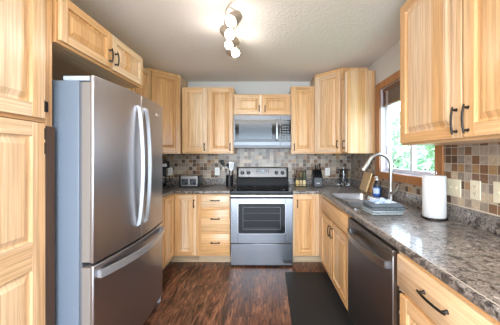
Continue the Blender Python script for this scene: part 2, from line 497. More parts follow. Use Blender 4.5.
shrub(6.6, 10.6, 0, 1.6, 4.0, 2400, 'tall green shrub farther off behind the other shrubs outside', 3)

# ------------------------------------------------------------------ cabinet builders
def bar_pull(parent, x, z, y, length, vertical, name='handle'):
    """arched bronze pull on the front plane y"""
    b = MB(); L = length/2
    pts = [(-L-.010, -.020), (-L, -.023), (-L*.5, -.027), (0, -.0285), (L*.5, -.027), (L, -.023), (L+.010, -.020)]
    rr = [.0038, .005, .0052, .0054, .0052, .005, .0038]
    P = (lambda a, d: (0, d, a)) if vertical else (lambda a, d: (a, d, 0))
    b.tube([P(a, d) for a, d in pts], rr, 'bronze', 8)
    for s in (-1, 1):
        b.tube([P(s*L*.92, -.023), P(s*L*.92, -.006), P(s*L*.92, -.0005)], [.0052, .006, .009], 'bronze', 8)
    return b.build(name, parent, (x, y, z))
def panel_front(b, w, h, t, fw, vertical=True):
    """raised panel door in local coords x 0..w, z 0..h, front at y=-t"""
    mv, mh = ('woodv', 'woodh')
    b.box(0, fw, -t, 0, 0, h, mv); b.box(w-fw, w, -t, 0, 0, h, mv)
    b.box(fw, w-fw, -t, 0, 0, fw, mh); b.box(fw, w-fw, -t, 0, h-fw, h, mh)
    pm = mv if vertical else mh; i = b.mi(pm)
    R = []
    for ins, y in ((0, -t), (.003, -t+.013), (.014, -t+.014), (.038, -t+.003), (.041, -t+.001)):
        ins = min(ins, (w-2*fw)/2*.8, (h-2*fw)/2*.8)
        R.append([b.bm.verts.new(p) for p in ((fw+ins, y, fw+ins), (w-fw-ins, y, fw+ins), (w-fw-ins, y, h-fw-ins), (fw+ins, y, h-fw-ins))])
    for A, B in zip(R, R[1:]):
        for k in range(4): b._face([A[k], A[(k+1) % 4], B[(k+1) % 4], B[k]], i)
    b._face(R[-1], i)
def door(parent, x, z, w, h, y=0, handle=None, rot=0, fw=.057, t=.02, name='door', loc=None, vertical=True):
    b = MB(); panel_front(b, w, h, t, fw, vertical)
    o = b.build(name, parent, loc or (x, y-.0005, z), rot, bevel=.0025, recalc=True, sharp=9)
    if handle:
        hx, hz, L, vert = handle; bar_pull(o, hx, hz, -t, L, vert)
    return o
def drawer(parent, x, z, w, h, y=0, handle=True, t=.02, name='drawer', L=.10):
    b = MB(); i = b.mi('woodh')
    R = [[b.bm.verts.new(p) for p in ((a, yy, a), (w-a, yy, a), (w-a, yy, h-a), (a, yy, h-a))] for a, yy in ((0, 0), (0, -t+.006), (.009, -t))]
    for A, B in zip(R, R[1:]):
        for k in range(4): b._face([A[k], A[(k+1) % 4], B[(k+1) % 4], B[k]], i)
    b._face(R[0][::-1], i); b._face(R[-1], i)
    o = b.build(name, parent, (x, y-.0005, z))
    if handle: bar_pull(o, w/2, h*.58, -t, L, False)
    return o
def carcass(parent, w, d, h, z0=0, top=True, name='body', face=.04, mids=(), zr=()):
    b = MB(); t = .018
    b.box(0, t, 0.02, d, z0, h, 'woodv'); b.box(w-t, w, 0.02, d, z0, h, 'woodv')
    b.box(t, w-t, .02, d, z0, z0+t, 'woodh'); b.box(t, w-t, d-t, d, z0+t, h, 'woodv')
    if top: b.box(t, w-t, .02, d-t, h-t, h, 'woodh')
    o = b.build(name, parent, bevel=.0015)
    f = MB()
    f.box(0, face, 0, .0199, z0, h, 'woodv'); f.box(w-face, w, 0, .0199, z0, h, 'woodv')
    f.box(face, w-face, 0, .0199, z0, z0+face, 'woodh'); f.box(face, w-face, 0, .0199, h-face, h, 'woodh')
    for m in mids: f.box(m-face/2, m+face/2, 0, .0199, z0+face, h-face, 'woodv')
    for z in zr: f.box(face, w-face, 0, .0199, z-face/2, z+face/2, 'woodh')
    f.build('face_frame', parent, bevel=.0015)
    return o
G = .0012   # gap to neighbours

UB, UT = 1.37, 2.268        # back uppers
def upper_back(x0, x1, z0, z1, label, doors, handles):
    w = x1-x0-2*G; d = .325
    t = thing('wall_cabinet', label, 'cabinet', (x0+G, BY-d-TK-.001, z0))
    carcass(t, w, d, z1-z0, mids=(w/2,) if doors == 2 else ())
    h = z1-z0-.03
    if doors == 1: spans = [(.012, w-.012)]
    else: spans = [(.012, w/2-.008), (w/2+.008, w-.012)]
    for (a, c), hs in zip(spans, handles):
        dw = c-a
        door(t, a, .015, dw, h, handle=(.03 if hs == 'l' else dw-.03, min(.075, h*.3), .085 if h > .4 else .07, True), fw=.052 if h > .4 else .045)
    return t
upper_back(-1.135, -.437, UB, UT, 'pale hickory wall cabinet with two tall doors between the corner cabinet and the microwave', 2, 'rr')
upper_back(-.435, .334, 1.885, 2.172, 'short hickory wall cabinet with two small doors directly above the microwave', 2, 'rl')
upper_back(.336, .657, UB, UT+.01, 'narrow hickory wall cabinet with one door on the right side of the microwave', 1, 'l')

def corner_upper(sign, label):
    cx = RX-TK if sign > 0 else LX
    t = thing('corner_wall_cabinet', label, 'cabinet', (cx, BY-TK, UB))
    h = 2.432-UB; e = .001
    P = [(-e, -e), (-.605, -e), (-.605, -.325), (-.325, -.605), (-e, -.605)]
    if sign < 0: P = [(-a, c) for a, c in P]
    b = MB(); b.prism(P, 0, h, 'woodv'); b.build('body', t, bevel=.002)
    L = math.hypot(.28, .28); dw = L-.035
    a = Vector((-.605, -.325)) if sign > 0 else Vector((.325, -.605))
    bb = Vector((-.325, -.605)) if sign > 0 else Vector((.605, -.325))
    u = (bb-a).normalized(); st = a+u*.017
    door(t, 0, 0, dw, h-.06, rot=math.atan2(u.y, u.x), loc=(st.x, st.y, .015), handle=(dw-.03 if sign > 0 else .03, .10, .085, True))
corner_upper(1, 'tall diagonal hickory corner cabinet to the left of the window, reaching the ceiling')
corner_upper(-1, 'tall diagonal hickory corner cabinet behind the refrigerator, reaching the ceiling')

# small upper on the right wall beside the window (its end panel faces the room)
def side_upper(name, label, side, ya, yb, z0, z1, depth, doors, handles, L=.10, hz=.09, fw=.057):
    """side 'L' faces +X, side 'R' faces -X; ya<yb"""
    w = yb-ya-2*G
    if side == 'R': loc, rot = (RX-TK-.001-depth, yb-G, z0), -PI/2
    else: loc, rot = (LX+.001+depth, ya+G, z0), PI/2
    t = thing(name, label, 'cabinet', loc, rot)
    carcass(t, w, depth, z1-z0, mids=(w/2,) if doors == 2 else ())
    h = z1-z0-.03
    spans = [(.012, w-.012)] if doors == 1 else [(.012, w/2-.006), (w/2+.006, w-.012)]
    for (a, c), hs in zip(spans, handles):
        dw = c-a
        door(t, a, .015, dw, h, fw=fw, handle=(.028 if hs == 'l' else dw-.028, hz, L, True))
    return t
t = side_upper('wall_cabinet', 'narrow hickory cabinet on the window wall showing its plain end panel', 'R', 2.772, 2.958, UB, 2.33, .318, 1, 'r', .085)
MB().box(.1825, .1865, .002, .232, .002, .958, 'woodv').build('end_panel', t, bevel=.001)
t = side_upper('wall_cabinet', 'large hickory wall cabinet with black pulls above the outlets and paper towels', 'R', .60, 1.69, 1.413, 2.385, .305, 2, 'rl', .115, .085, .06)
t = side_upper('wall_cabinet', 'hickory wall cabinet half hidden above the refrigerator top near the left corner', 'L', 2.245, 2.958, UB, 2.385, .325, 2, 'rl')
t = side_upper('refrigerator_cabinet', 'deep hickory cabinet with two small doors over the refrigerator', 'L', 1.322, 2.236, 1.97, 2.258, .60, 2, 'rl', .085, .085, .05)

# pantry at far left
t = thing('pantry_cabinet', 'tall pale hickory pantry at the far left, up against the refrigerator', 'cabinet', (LX+.001+.585, .52, 0), PI/2)
PW = .798; pd = .585
b = MB()
b.box(0, .018, .02, pd, 0, 2.43, 'woodv'); b.box(PW-.018, PW, .02, pd, 0, 2.43, 'woodv'); b.box(.018, PW-.018, pd-.018, pd, 0, 2.43, 'woodv')
b.box(.018, PW-.018, .02, pd-.018, 2.412, 2.43, 'woodh'); b.box(.018, PW-.018, .02, pd-.018, .09, .108, 'woodh'); b.box(.018, PW-.018, .02, pd-.018, 1.55, 1.568, 'woodh')
b.build('body', t, bevel=.002)
b = MB(); b.box(0, .04, 0, .0199, 0, 2.43, 'woodv'); b.box(PW-.045, PW, 0, .0199, 1.50, 2.43, 'woodv'); b.box(.04, PW-.045, 0, .0199, 2.38, 2.43, 'woodh'); b.box(.04, PW-.045, 0, .0199, 1.515, 1.56, 'woodh'); b.box(.04, PW-.045, 0, .0199, 0, .09, 'woodh')
b.build('face_frame', t, bevel=.002)
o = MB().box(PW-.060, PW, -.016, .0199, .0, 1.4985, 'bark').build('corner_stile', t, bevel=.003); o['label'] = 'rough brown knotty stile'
def hinge(parent, x, z, y=-.0205):
    b = MB(); b.box(-.006, .018, -.003, .003, -.028, .028, 'bronze'); b.tube([(-.008, -.005, -.03), (-.008, -.005, .03)], .005, 'bronze', 8)
    for s in (-1, 1): b.lathe([(0, -.004), (.005, -.003), (.005, 0), (0, .001)], 'bronze', 8, (0,0,0), Matrix.Translation((.006, -.003, s*.018)) @ Matrix.Rotation(PI/2, 4, 'X'))
    b.build('hinge', parent, (x, y, z), bevel=.0008)
dw = PW-.062-.02
do = door(t, .02, 1.535, dw, .86, fw=.07)
hinge(do, dw+.004, .065, -.012); hinge(do, dw+.004, .78, -.012)
# lower door: frame with a wide middle rail
b = MB(); hh = 1.40
for z, h2 in ((0, .735), (.735, .665)):
    c = MB(); panel_front(c, dw, h2, .02, .07)
    me = bpy.data.meshes.new('tmp'); 
    for v in c.bm.verts: v.co.z += z
    c.bm.to_mesh(me); c.bm.free()
    for m in c.mats: b.mi(m)
    mp = [b.mi(m) for m in c.mats]
    n0 = len(b.bm.faces); b.bm.from_mesh(me); b.bm.faces.ensure_lookup_table()
    for f in b.bm.faces[n0:]: f.material_index = mp[f.material_index]
    bpy.data.meshes.remove(me)
do = b.build('door', t, (.02, -.0005, .11), bevel=.0025, sharp=9)
hinge(do, dw+.004, 1.345, -.012); hinge(do, dw+.004, 1.27, -.012)

# ------------------------------------------------------------------ base cabinets
BH = .873; TKH = .105
def base_cab(name, label, loc, rot, w, d, toe=True, mids=(), zr=()):
    t = thing(name, label, 'cabinet', loc, rot)
    carcass(t, w, d, BH, TKH, top=False, mids=mids, zr=zr)
    b = MB(); b.box(0, w, .07, .085, .001, TKH-.001, 'toe'); b.box(0, .015, .085, d, .001, TKH-.001, 'toe'); b.box(w-.015, w, .085, d, .001, TKH-.001, 'toe')
    b.build('toe_kick', t)
    return t
FB = 2.962   # front plane of the back run face frames
DEP = BY-TK-.002-FB
# left corner (two doors meeting at right angles)
LFX = -1.140
t = thing('corner_base_cabinet', 'hickory corner base cabinet with two doors meeting at right angles beside the refrigerator', 'cabinet', (LX+.001, BY-TK-.002, 0))
w1_ = LFX-(LX+.001); xe = -.842-(LX+.001)
P = [(0, 0), (0, -.90), (w1_, -.90), (w1_, -DEP), (xe, -DEP), (xe, 0)]
b = MB(); b.prism(P, TKH, BH, 'woodv'); b.build('body', t, bevel=.002)
k = .07; P2 = [(0.002, 0), (0.002, -.90), (w1_-k, -.90), (w1_-k, -DEP+k), (xe, -DEP+k), (xe, 0)]
MB().prism(P2, .001, TKH-.001, 'toe').build('toe_kick', t)
door(t, 0, 0, .268, .735, rot=PI/2, loc=(w1_+.0005, -.892, .122), fw=.05)
d2 = door(t, 0, 0, .262, .735, rot=0, loc=(w1_+.022, -DEP-.0005, .122), handle=(.235, .635, .085, True), fw=.05)
# hidden run between it and the refrigerator
t = base_cab('base_cabinet', 'hickory base cabinet tucked behind the refrigerator', (LFX, 2.262, 0), PI/2, .394, w1_-.002)
door(t, .012, .122, .370, .735, handle=(.03, .635, .085, True), fw=.05)
# drawer stack
t = base_cab('drawer_base_cabinet', 'pale hickory base cabinet with three drawers left of the range', (-.840, FB, 0), 0, .398, DEP, zr=(.70, .401))
dx, dwid = .043, .351
drawer(t, dx, .712, dwid, .145); drawer(t, dx, .412, dwid, .275); drawer(t, dx, .122, dwid, .268)
# right of range, with the blind corner return
t = thing('corner_base_cabinet', 'hickory base cabinet with one raised door between the range and the sink cabinet', 'cabinet', (.331, FB, 0))
RFX = .660
xr = RX-TK-.002-.331; xi = RFX-.331
P = [(0, 0), (xi, 0), (xi, -.145), (xr, -.145), (xr, DEP), (0, DEP)]
MB().prism(P, TKH, BH, 'woodv').build('body', t, bevel=.002)
P2 = [(0, .07), (xi+.07, .07), (xi+.07, -.145), (xr-.002, -.145), (xr-.002, DEP), (0, DEP)]
MB().prism(P2, .001, TKH-.001, 'toe').build('toe_kick', t)
door(t, .024, .122, .262, .735, handle=(.03, .635, .085, True), fw=.05)
# sink base
SB0, SB1 = 1.872, 2.814
t = base_cab('sink_base_cabinet', 'hickory sink base cabinet with a wide false drawer front over two doors', (RFX, SB1, 0), -PI/2, SB1-SB0, RX-TK-.004-RFX, mids=((SB1-SB0)/2,), zr=(.70,))
ww = SB1-SB0
drawer(t, .022, .712, ww-.034, .15, handle=False, name='false_front')
door(t, .022, .122, ww/2-.030, .575, handle=(ww/2-.030-.028, .475, .095, True), fw=.052)
door(t, ww/2+.008, .122, ww/2-.020, .575, handle=(.028, .475, .095, True), fw=.052)
# near base
NB0, NB1 = .600, 1.190
t = base_cab('base_cabinet', 'hickory base cabinet with a drawer beside the dishwasher at the lower right', (RFX, NB1, 0), -PI/2, NB1-NB0, RX-TK-.004-RFX, zr=(.695,))
ww = NB1-NB0
dd = drawer(t, .012, .705, ww-.024, .155, handle=False)
bar_pull(dd, .27, .085, -.02, .135, False)
dd = door(t, .040, .122, ww-.052, .562, fw=.057)
for z in (.50, .535): hinge(dd, -.006, z, -.006)
hinge(dd, -.006, .42, -.006)

# ------------------------------------------------------------------ countertops
CT, CTH = .915, .040
def nose(b, path, z, r, m, n=8):
    """half round front edge along a plan polyline; room side is to the left of travel"""
    i = b.mi(m); rings = []; P = [Vector(p) for p in path]
    for k, p in enumerate(P):
        d0 = (P[k]-P[k-1]).normalized() if k else (P[1]-P[0]).normalized()
        d1 = (P[k+1]-P[k]).normalized() if k < len(P)-1 else d0
        n0, n1 = Vector((-d0.y, d0.x)), Vector((-d1.y, d1.x))
        mm = (n0+n1); mm = mm/ (1+n0.dot(n1))
        ring = []
        for a in range(n+1):
            th = PI/2-PI*a/n
            # squarish roll
            ox = r*.8*abs(math.cos(th))**.6 if math.cos(th) > 1e-6 else 0
            ring.append(b.bm.verts.new((p.x+mm.x*ox, p.y+mm.y*ox, z+r*math.copysign(abs(math.sin(th))**.7, math.sin(th)))))
        rings.append(ring)
    for A, B in zip(rings, rings[1:]):
        for a in range(n): b._face([A[a], A[a+1], B[a+1], B[a]], i)
    b._face(rings[0], i); b._face(rings[-1][::-1], i)
def grid_slab(b, xs, ys, holes, z0, z1, m):
    for i in range(len(xs)-1):
        for j in range(len(ys)-1):
            if (i, j) in holes: continue
            b.box(xs[i], xs[i+1], ys[j], ys[j+1], z0, z1, m)
    bmesh.ops.remove_doubles(b.bm, verts=b.bm.verts, dist=1e-5)
    # drop inner double faces
    seen = {}
    for f in list(b.bm.faces):
        key = tuple(sorted(v.index for v in f.verts)); seen.setdefault(key, []).append(f)
b0 = .022
CFX = .660; CFY = 2.945
SX0, SX1, SY0, SY1 = .712, 1.128, 1.928, 2.712      # sink cut-out
def slab(cells, z0, z1, m):
    b = MB(); i = b.mi(m); V = {}
    def v(x, y, z):
        k = (round(x, 4), round(y, 4), z)
        if k not in V: V[k] = b.bm.verts.new((x, y, z))
        return V[k]
    edges = {}
    for (x0, x1, y0, y1) in cells:
        b._face([v(x0,y0,z1), v(x1,y0,z1), v(x1,y1,z1), v(x0,y1,z1)], i)
        b._face([v(x0,y1,z0), v(x1,y1,z0), v(x1,y0,z0), v(x0,y0,z0)], i)
        for a, c in (((x0,y0),(x1,y0)), ((x1,y0),(x1,y1)), ((x1,y1),(x0,y1)), ((x0,y1),(x0,y0))):
            a = tuple(round(q, 4) for q in a); c = tuple(round(q, 4) for q in c)
            if (c, a) in edges: del edges[(c, a)]
            else: edges[(a, c)] = 1
    for a, c in edges: b._face([v(*a, z0), v(*c, z0), v(*c, z1), v(*a, z1)], i)
    return b
xa, xb, xc, xd, xe_ = .331, CFX, SX0, SX1, RX-TK-.001
ys = [.60, SY0, SY1, CFY, BY-TK-.001]
cells = [(xa, xb, ys[3], ys[4]), (xb, xc, ys[3], ys[4]), (xc, xd, ys[3], ys[4]), (xd, xe_, ys[3], ys[4])]
for j in range(3):
    for (p, q) in ((xb, xc), (xc, xd), (xd, xe_)):
        if j == 1 and (p, q) == (xc, xd): continue
        cells.append((p, q, ys[j], ys[j+1]))
b = slab(cells, CT-CTH, CT, 'counter')
nose(b, [(xb, .60), (xb, CFY), (xa, CFY)], CT-CTH/2, CTH/2, 'counter')
ctr = b.build('countertop')
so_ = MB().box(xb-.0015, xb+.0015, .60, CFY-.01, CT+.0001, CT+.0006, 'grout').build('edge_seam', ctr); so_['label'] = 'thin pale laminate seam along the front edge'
tag(ctr, 'long mottled brown and grey laminate countertop holding the sink, turning the right corner', 'countertop')
b = MB(); b.box(xa, xe_-.02, BY-TK-.021, BY-TK-.001, CT+.0005, 1.015, 'counter'); b.box(xe_-.02, xe_, .60, BY-TK-.001, CT+.0005, 1.015, 'counter')
b.build('upstand', ctr, bevel=.004)
b = MB()
b.box(xa, xe_-.02, BY-TK-.016, BY-TK-.001, 1.0152, 1.020, 'grout'); b.box(xe_-.014, xe_, .60, BY-TK-.001, 1.0152, 1.020, 'grout')
o = b.build('caulk_bead', ctr); o['label'] = 'pale caulk line along the upstand'
lx = LX+.001; lf = -1.158
cells = [(lx, lf, 2.262, CFY), (lx, lf, CFY, BY-TK-.001), (lf, -.442, CFY, BY-TK-.001)]
b = slab(cells, CT-CTH, CT, 'counter')
nose(b, [(-.442, CFY), (lf, CFY), (lf, 2.262)], CT-CTH/2, CTH/2, 'counter')
ctl = b.build('countertop')
tag(ctl, 'shorter brown laminate countertop in the left corner under the toaster', 'countertop')
b = MB(); b.box(lx+.02, -.442, BY-TK-.021, BY-TK-.001, CT+.0005, 1.015, 'counter'); b.box(lx, lx+.02, 2.262, BY-TK-.001, CT+.0005, 1.015, 'counter')
b.build('upstand', ctl, bevel=.004)
o = MB().box(lx+.02, -.442, BY-TK-.016, BY-TK-.001, 1.0152, 1.020, 'grout').build('caulk_bead', ctl); o['label'] = 'pale caulk line along the upstand'

# ------------------------------------------------------------------ sink + faucet
t = thing('kitchen_sink', 'double bowl stainless steel sink set into the countertop under the window', 'sink', (SX0, SY0, CT))
SW, SL = SX1-SX0, SY1-SY0
def rrect(x0, x1, y0, y1, r, n=5):
    out = []
    for cx, cy, a0 in ((x1-r, y0+r, -PI/2), (x1-r, y1-r, 0), (x0+r, y1-r, PI/2), (x0+r, y0+r, PI)):
        out += arc((cx, cy), r, a0, a0+PI/2, n)
    return out
def ringbridge(b, rings, m, closed_end=True):
    i = b.mi(m); RR = [[b.bm.verts.new(p) for p in r] for r in rings]
    for A, B in zip(RR, RR[1:]):
        n = len(A)
        for k in range(n): b._face([A[k], A[(k+1) % n], B[(k+1) % n], B[k]], i)
    if closed_end: b._face(RR[-1], i)
    return RR
def bowl(y0, y1, name):
    b = MB(); R = []
    x0, x1 = .014, SW-.014
    for ins, z in ((-.001, .0045), (.004, .002), (.010, -.02), (.016, -.15), (.03, -.172), (.06, -.178)):
        R.append([(p[0], p[1], z) for p in rrect(x0+ins, x1-ins, y0+ins, y1-ins, .055 if ins < .05 else .03)])
    ringbridge(b, R, 'sinksteel')
    cx, cy = (x0+x1)/2, (y0+y1)/2
    b.lathe([(.045, -.1775), (.042, -.1765), (.03, -.179), (0, -.1785)], 'nickel', 20, (cx, cy, 0))
    return b.build(name, t, recalc=False)
bowl(.014, SL*.47, 'bowl'); bowl(SL*.47+.03, SL-.014, 'bowl')
b = MB()
# rim: outer flange, divider and inner border made of flat pieces hugging the bowls
zt = .0052
def rimring(y0, y1):
    outer = rrect(-.016, SW+.016, y0, y1, .02); inner = rrect(.014, SW-.014, y0+(.03 if y0 < 0 else .015), y1-(.03 if y1 > SL else .015), .055)
    ringbridge(b, [[(p[0], p[1], .0005) for p in outer], [(p[0], p[1], zt) for p in outer], [(p[0], p[1], zt) for p in inner], [(p[0], p[1], zt-.006) for p in inner]], 'sinksteel', False)
rimring(-.016, SL*.47+.015); rimring(SL*.47+.015, SL+.016)
b.build('rim', t, recalc=False)

t = thing('kitchen_faucet', 'tall satin nickel gooseneck pull-down faucet behind the sink', 'faucet', (1.182, 2.275, CT+.0005))
MB().lathe([(.030, 0), (.030, .006), (.024, .012), (.0215, .05), (.0225, .10), (.019, .115), (.0145, .13)], 'nickel', 20).build('base', t)
R = .108; zc = .435-R+.005
pts = [(0, 0, .125), (0, 0, .2), (0, 0, zc)] + [(-R+R*math.cos(a), 0, zc+R*math.sin(a)) for a in [PI*k/14 for k in range(1, 13)]]
e = Vector(pts[-1]); dv = (Vector(pts[-1])-Vector(pts[-2])).normalized()
MB().tube(pts + [tuple(e+dv*.012)], .016, 'nickel', 14).build('spout', t)
s0 = e+dv*.010
MB().tube([tuple(s0), tuple(s0+dv*.015), tuple(s0+dv*.055), tuple(s0+dv*.10), tuple(s0+dv*.104)], [.017, .020, .0215, .025, .021], 'nickel', 14).build('spray_head', t)
MB().tube([(.0, -.012, .075), (.012, -.04, .085), (.022, -.06, .105), (.030, -.075, .15)], [.019, .019, .012, .008], 'nickel', 12).build('lever', t)

# ------------------------------------------------------------------ refrigerator
FYn, FX = 1.340, -.965
t = thing('refrigerator', 'large stainless french-door refrigerator with a bottom freezer drawer', 'refrigerator', (FX, FYn, 0), PI/2)
FW = .90
MB().box(.006, FW-.006, .085, .74, .03, 1.765, 'fside').build('body', t, bevel=.004)
MB().box(.012, FW-.012, .07, .0848, .05, 1.755, 'fgrey').build('gasket', t)
def bow(x): return -.036*math.sin(PI*x/FW)
def fdoor(x0, x1, z0, z1, name):
    n = 12; xs = [x0+(x1-x0)*k/n for k in range(n+1)]
    P = [(x, bow(x)) for x in xs] + [(x1, .0195), (x0, .0195)]
    b = MB(); b.prism(P, z0, z1, 'fsteel')
    o = b.build(name, t, bevel=.006, seg=3)
    MB().box(x0+.004, x1-.004, .0197, .0695, z0+.006, min(z1-.012, 1.757), 'liner').build('door_liner', o, bevel=.003)
    return o
sp = FW/2
dl = fdoor(.002, sp-.003, .735, 1.795, 'door'); dr = fdoor(sp+.003, FW-.002, .735, 1.795, 'door'); dz = fdoor(.002, FW-.002, .06, .722, 'freezer_drawer')
def bowed_handle(par, x, z0, z1, name='handle'):
    b = MB(); n = 16; base = bow(x); pts = []
    for k in range(n+1):
        s = k/n; pts.append((x, base-.012-.030*math.sin(PI*s)**.75, z0+(z1-z0)*s))
    b.tube(pts, .01, 'ribbon', 4, flat=(.0175, .0105), ph=PI/4)
    for z in (z0, z1): b.box(x-.011, x+.011, base-.014, base+.003, z-.010, z+.010, 'ribbon')
    return b.build(name, par)
bowed_handle(dl, sp-.052, .845, 1.695); bowed_handle(dr, sp+.052, .845, 1.695)
b = MB(); pts = []; n = 18
for k in range(n+1):
    s = k/n; x = .030+(FW-.06)*s; pts.append((x, bow(x)-.016-.040*math.sin(PI*s)**.7, .666))
b.tube(pts, .01, 'ribbon', 4, flat=(.011, .030), ph=PI/4)
for x in (.042, FW-.042): b.box(x-.012, x+.012, bow(x)-.020, bow(x)+.006, .645, .687, 'ribbon')
b.build('handle', dz)
b = MB(); xx = .745
b.box(-.034, .034, -.0015, .0018, -.008, .008, 'white')
for k, u in enumerate((-.021, -.014, -.007, 0, .007, .014, .021)): b.box(u-.002, u+.002, -.0018, -.0014, -.003, .003+(.0015 if k in (0, 4) else 0), 'grey')
b.build('badge', dr, (xx, bow(xx)-.002, 1.695), (0, 0, .109))
hc = MB(); hc.prism([(0, 0), (.085, 0), (.085, .10), (.06, .15), (0, .15)], 0, .028, 'fhinge'); hc.build('hinge_cover', t, (.012, .030, 1.7655), bevel=.005)
hc = MB(); hc.prism([(0, 0), (.085, 0), (.085, .15), (.025, .15), (0, .10)], 0, .028, 'fhinge'); hc.build('hinge_cover', t, (FW-.097, .030, 1.7655), bevel=.005)
MB().box(.03, FW-.03, .05, .0848, .012, .05, 'black').build('base_grille', t)
for x in (.02, FW-.06):
    MB().box(x, x+.04, .005, .06, .0008, .055, 'fhinge').build('foot', t, bevel=.006)
for x in (.05, FW-.05): MB().lathe([(.02, .0008), (.02, .03), (.012, .031)], 'black', 12, (x, .66, 0)).build('foot', t)

# ------------------------------------------------------------------ range
RX0 = -.430; RWd = .757
t = thing('electric_range', 'freestanding stainless electric range with black glass cooktop on the back wall', 'range', (RX0, 2.892, 0))
MB().box(0, RWd, .045, .655, .03, .895, 'black').build('body', t, bevel=.003)
b = MB(); b.box(-.0015, RWd+.0015, .012, .59, .8955, .913, 'blackglass'); b.build('cooktop', t, bevel=.004, seg=3)
for cx, cy, r in ((.19, .17, .10), (.56, .17, .085), (.19, .42, .075), (.56, .42, .10)):
    b = MB(); i = b.mi('grey'); n = 40
    A = [b.bm.verts.new((cx+r*math.cos(2*PI*k/n), cy+r*math.sin(2*PI*k/n), .9134)) for k in range(n)]
    B = [b.bm.verts.new((cx+(r-.003)*math.cos(2*PI*k/n), cy+(r-.003)*math.sin(2*PI*k/n), .9134)) for k in range(n)]
    for k in range(n): b._face([A[k], A[(k+1) % n], B[(k+1) % n], B[k]], i)
    b.build('burner_ring', t)
bg_ = MB(); bg_.prism([(.59, .8955), (.655, .8955), (.655, 1.175), (.632, 1.175), (.60, 1.02), (.59, 1.0)], 0.002, RWd-.002, 'rangeblack', 'x'); bgo = bg_.build('backguard', t, bevel=.004)
# slanted stainless control panel
slope = math.atan2(.032, .155)
pan = MB(); pan.box(.028, RWd-.028, -.004, 0, .0, .132, 'msteel'); pano = pan.build('control_panel', t, (0, .6045, 1.033), (-slope, 0, 0), bevel=.003)
MB().box(.285, .475, -.0065, -.0042, .055, .117, 'screen').build('display', pano)
b = MB()
for k in range(6):
    b.box(.30+k*.028, .30+k*.028+.018, -.0072, -.0066, .062, .068, 'lcd')
    if k not in (2, 3): b.box(.30+k*.028, .30+k*.028+.018, -.0072, -.0066, .100, .106, 'lcd')
b.box(.355, .405, -.0072, -.0066, .080, .108, 'lcd')
b.build('button_row', pano)
b = MB()
for k in range(7): b.box(.352+k*.008, .3565+k*.008, -.0048, -.0041, .026, .033, 'grey')
b.build('badge', pano)
for kx in (.085, .175, RWd-.175, RWd-.085):
    kb = MB(); kb.lathe([(.027, 0), (.027, .004), (.021, .006), (.019, .022), (.016, .025), (0, .0255)], 'blackmatte', 20)
    kb.box(-.004, .004, -.018, .018, .0252, .0285, 'grey')
    kb.build('knob', pano, (kx, -.0043, .062), (PI/2, 0, 0))
MB().box(RWd-.12, RWd-.04, .596, .5995, .945, .965, 'white').build('label_plate', t)
# oven door
b = MB()
z0, z1 = .288, .828
ox0, ox1, oz0, oz1 = .09, RWd-.09, .400, .772
b.box(.004, ox0, 0, .0445, z0, z1, 'steel'); b.box(ox1, RWd-.004, 0, .0445, z0, z1, 'steel')
b.box(ox0, ox1, 0, .0445, z0, oz0, 'steel'); b.box(ox0, ox1, 0, .0445, oz1, z1, 'steel')
od = b.build('oven_door', t, bevel=.002)
fr_ = MB(); o1 = rrect(ox0-.002, ox1+.002, oz0-.002, oz1+.002, .02); i1 = rrect(ox0+.006, ox1-.006, oz0+.006, oz1-.006, .016)
ringbridge(fr_, [[(p[0], .0, p[1]) for p in o1], [(p[0], -.004, p[1]) for p in o1], [(p[0], -.004, p[1]) for p in i1], [(p[0], .004, p[1]) for p in i1]], 'bright', False)
fr_.build('window_trim', od)
MB().box(ox0, ox1, .004, .01, oz0, oz1, 'blackglass').build('window', od)
b = MB()
for zz in (.47, .56, .65): b.tube([(ox0+.07, .0033, zz), (ox1-.07, .0033, zz)], .0018, 'grey', 6)
for zz in (.45, .72): b.box(ox0+.06, ox1-.06, .0028, .0039, zz, zz+.004, 'grey')
for xx in (ox0+.06, ox1-.064): b.box(xx, xx+.004, .0028, .0039, .45, .72, 'grey')
b.build('oven_rack', od)
b = MB(); b.box(.004, RWd-.004, .012, .0445, .8295, .894, 'black'); b.build('vent_strip', t)
b = MB(); b.tube([(.012, -.036, .862), (RWd-.012, -.036, .862)], .01, 'bright', 12, flat=(.010, .018))
for x in (.03, RWd-.03): b.box(x-.012, x+.012, -.034, .0118, .852, .872, 'steel')
b.build('handle', od)
dro = MB().box(.004, RWd-.004, .002, .0445, .020, .280, 'steel').build('storage_drawer', t, bevel=.004)
for x in (.05, RWd-.05):
    for y in (.09, .6): MB().lathe([(.018, .0008), (.018, .0295)], 'black', 12, (x, y, 0)).build('foot', t)
MB().box(.01, RWd-.01, .06, .075, .008, .0295, 'black').build('kick_plate', t)

# ------------------------------------------------------------------ microwave
t = thing('microwave_oven', 'stainless over-the-range microwave mounted under the short cabinet', 'microwave', (-.428, 3.165, 1.446))
MWw, MWh, MWd = .754, .436, BY-TK-.002-3.165
MB().box(0, MWw, .03, MWd, .0, MWh, 'dsteel').build('body', t, bevel=.003)
b = MB(); dW = .615
b.box(0, dW, 0, .0295, .030, .085, 'msteel'); b.box(0, dW, 0, .0295, MWh-.068, MWh-.002, 'msteel'); b.box(0, .022, 0, .0295, .085, MWh-.068, 'msteel')
mdo = b.build('door', t, bevel=.003)
MB().box(.022, dW, .002, .028, .0852, MWh-.0682, 'blackglass').build('window', mdo)
MB().box(.07, dW-.11, .0008, .0019, .12, MWh-.105, 'screen').build('window_mesh', mdo)
b = MB(); b.tube([(0, .01, 0), (0, -.030, .02), (0, -.036, .10), (0, -.036, .18), (0, -.030, .26), (0, .01, .28)], .009, 'bright', 10, flat=(.011, .008)); b.build('handle', mdo, (dW-.045, -.006, .095))
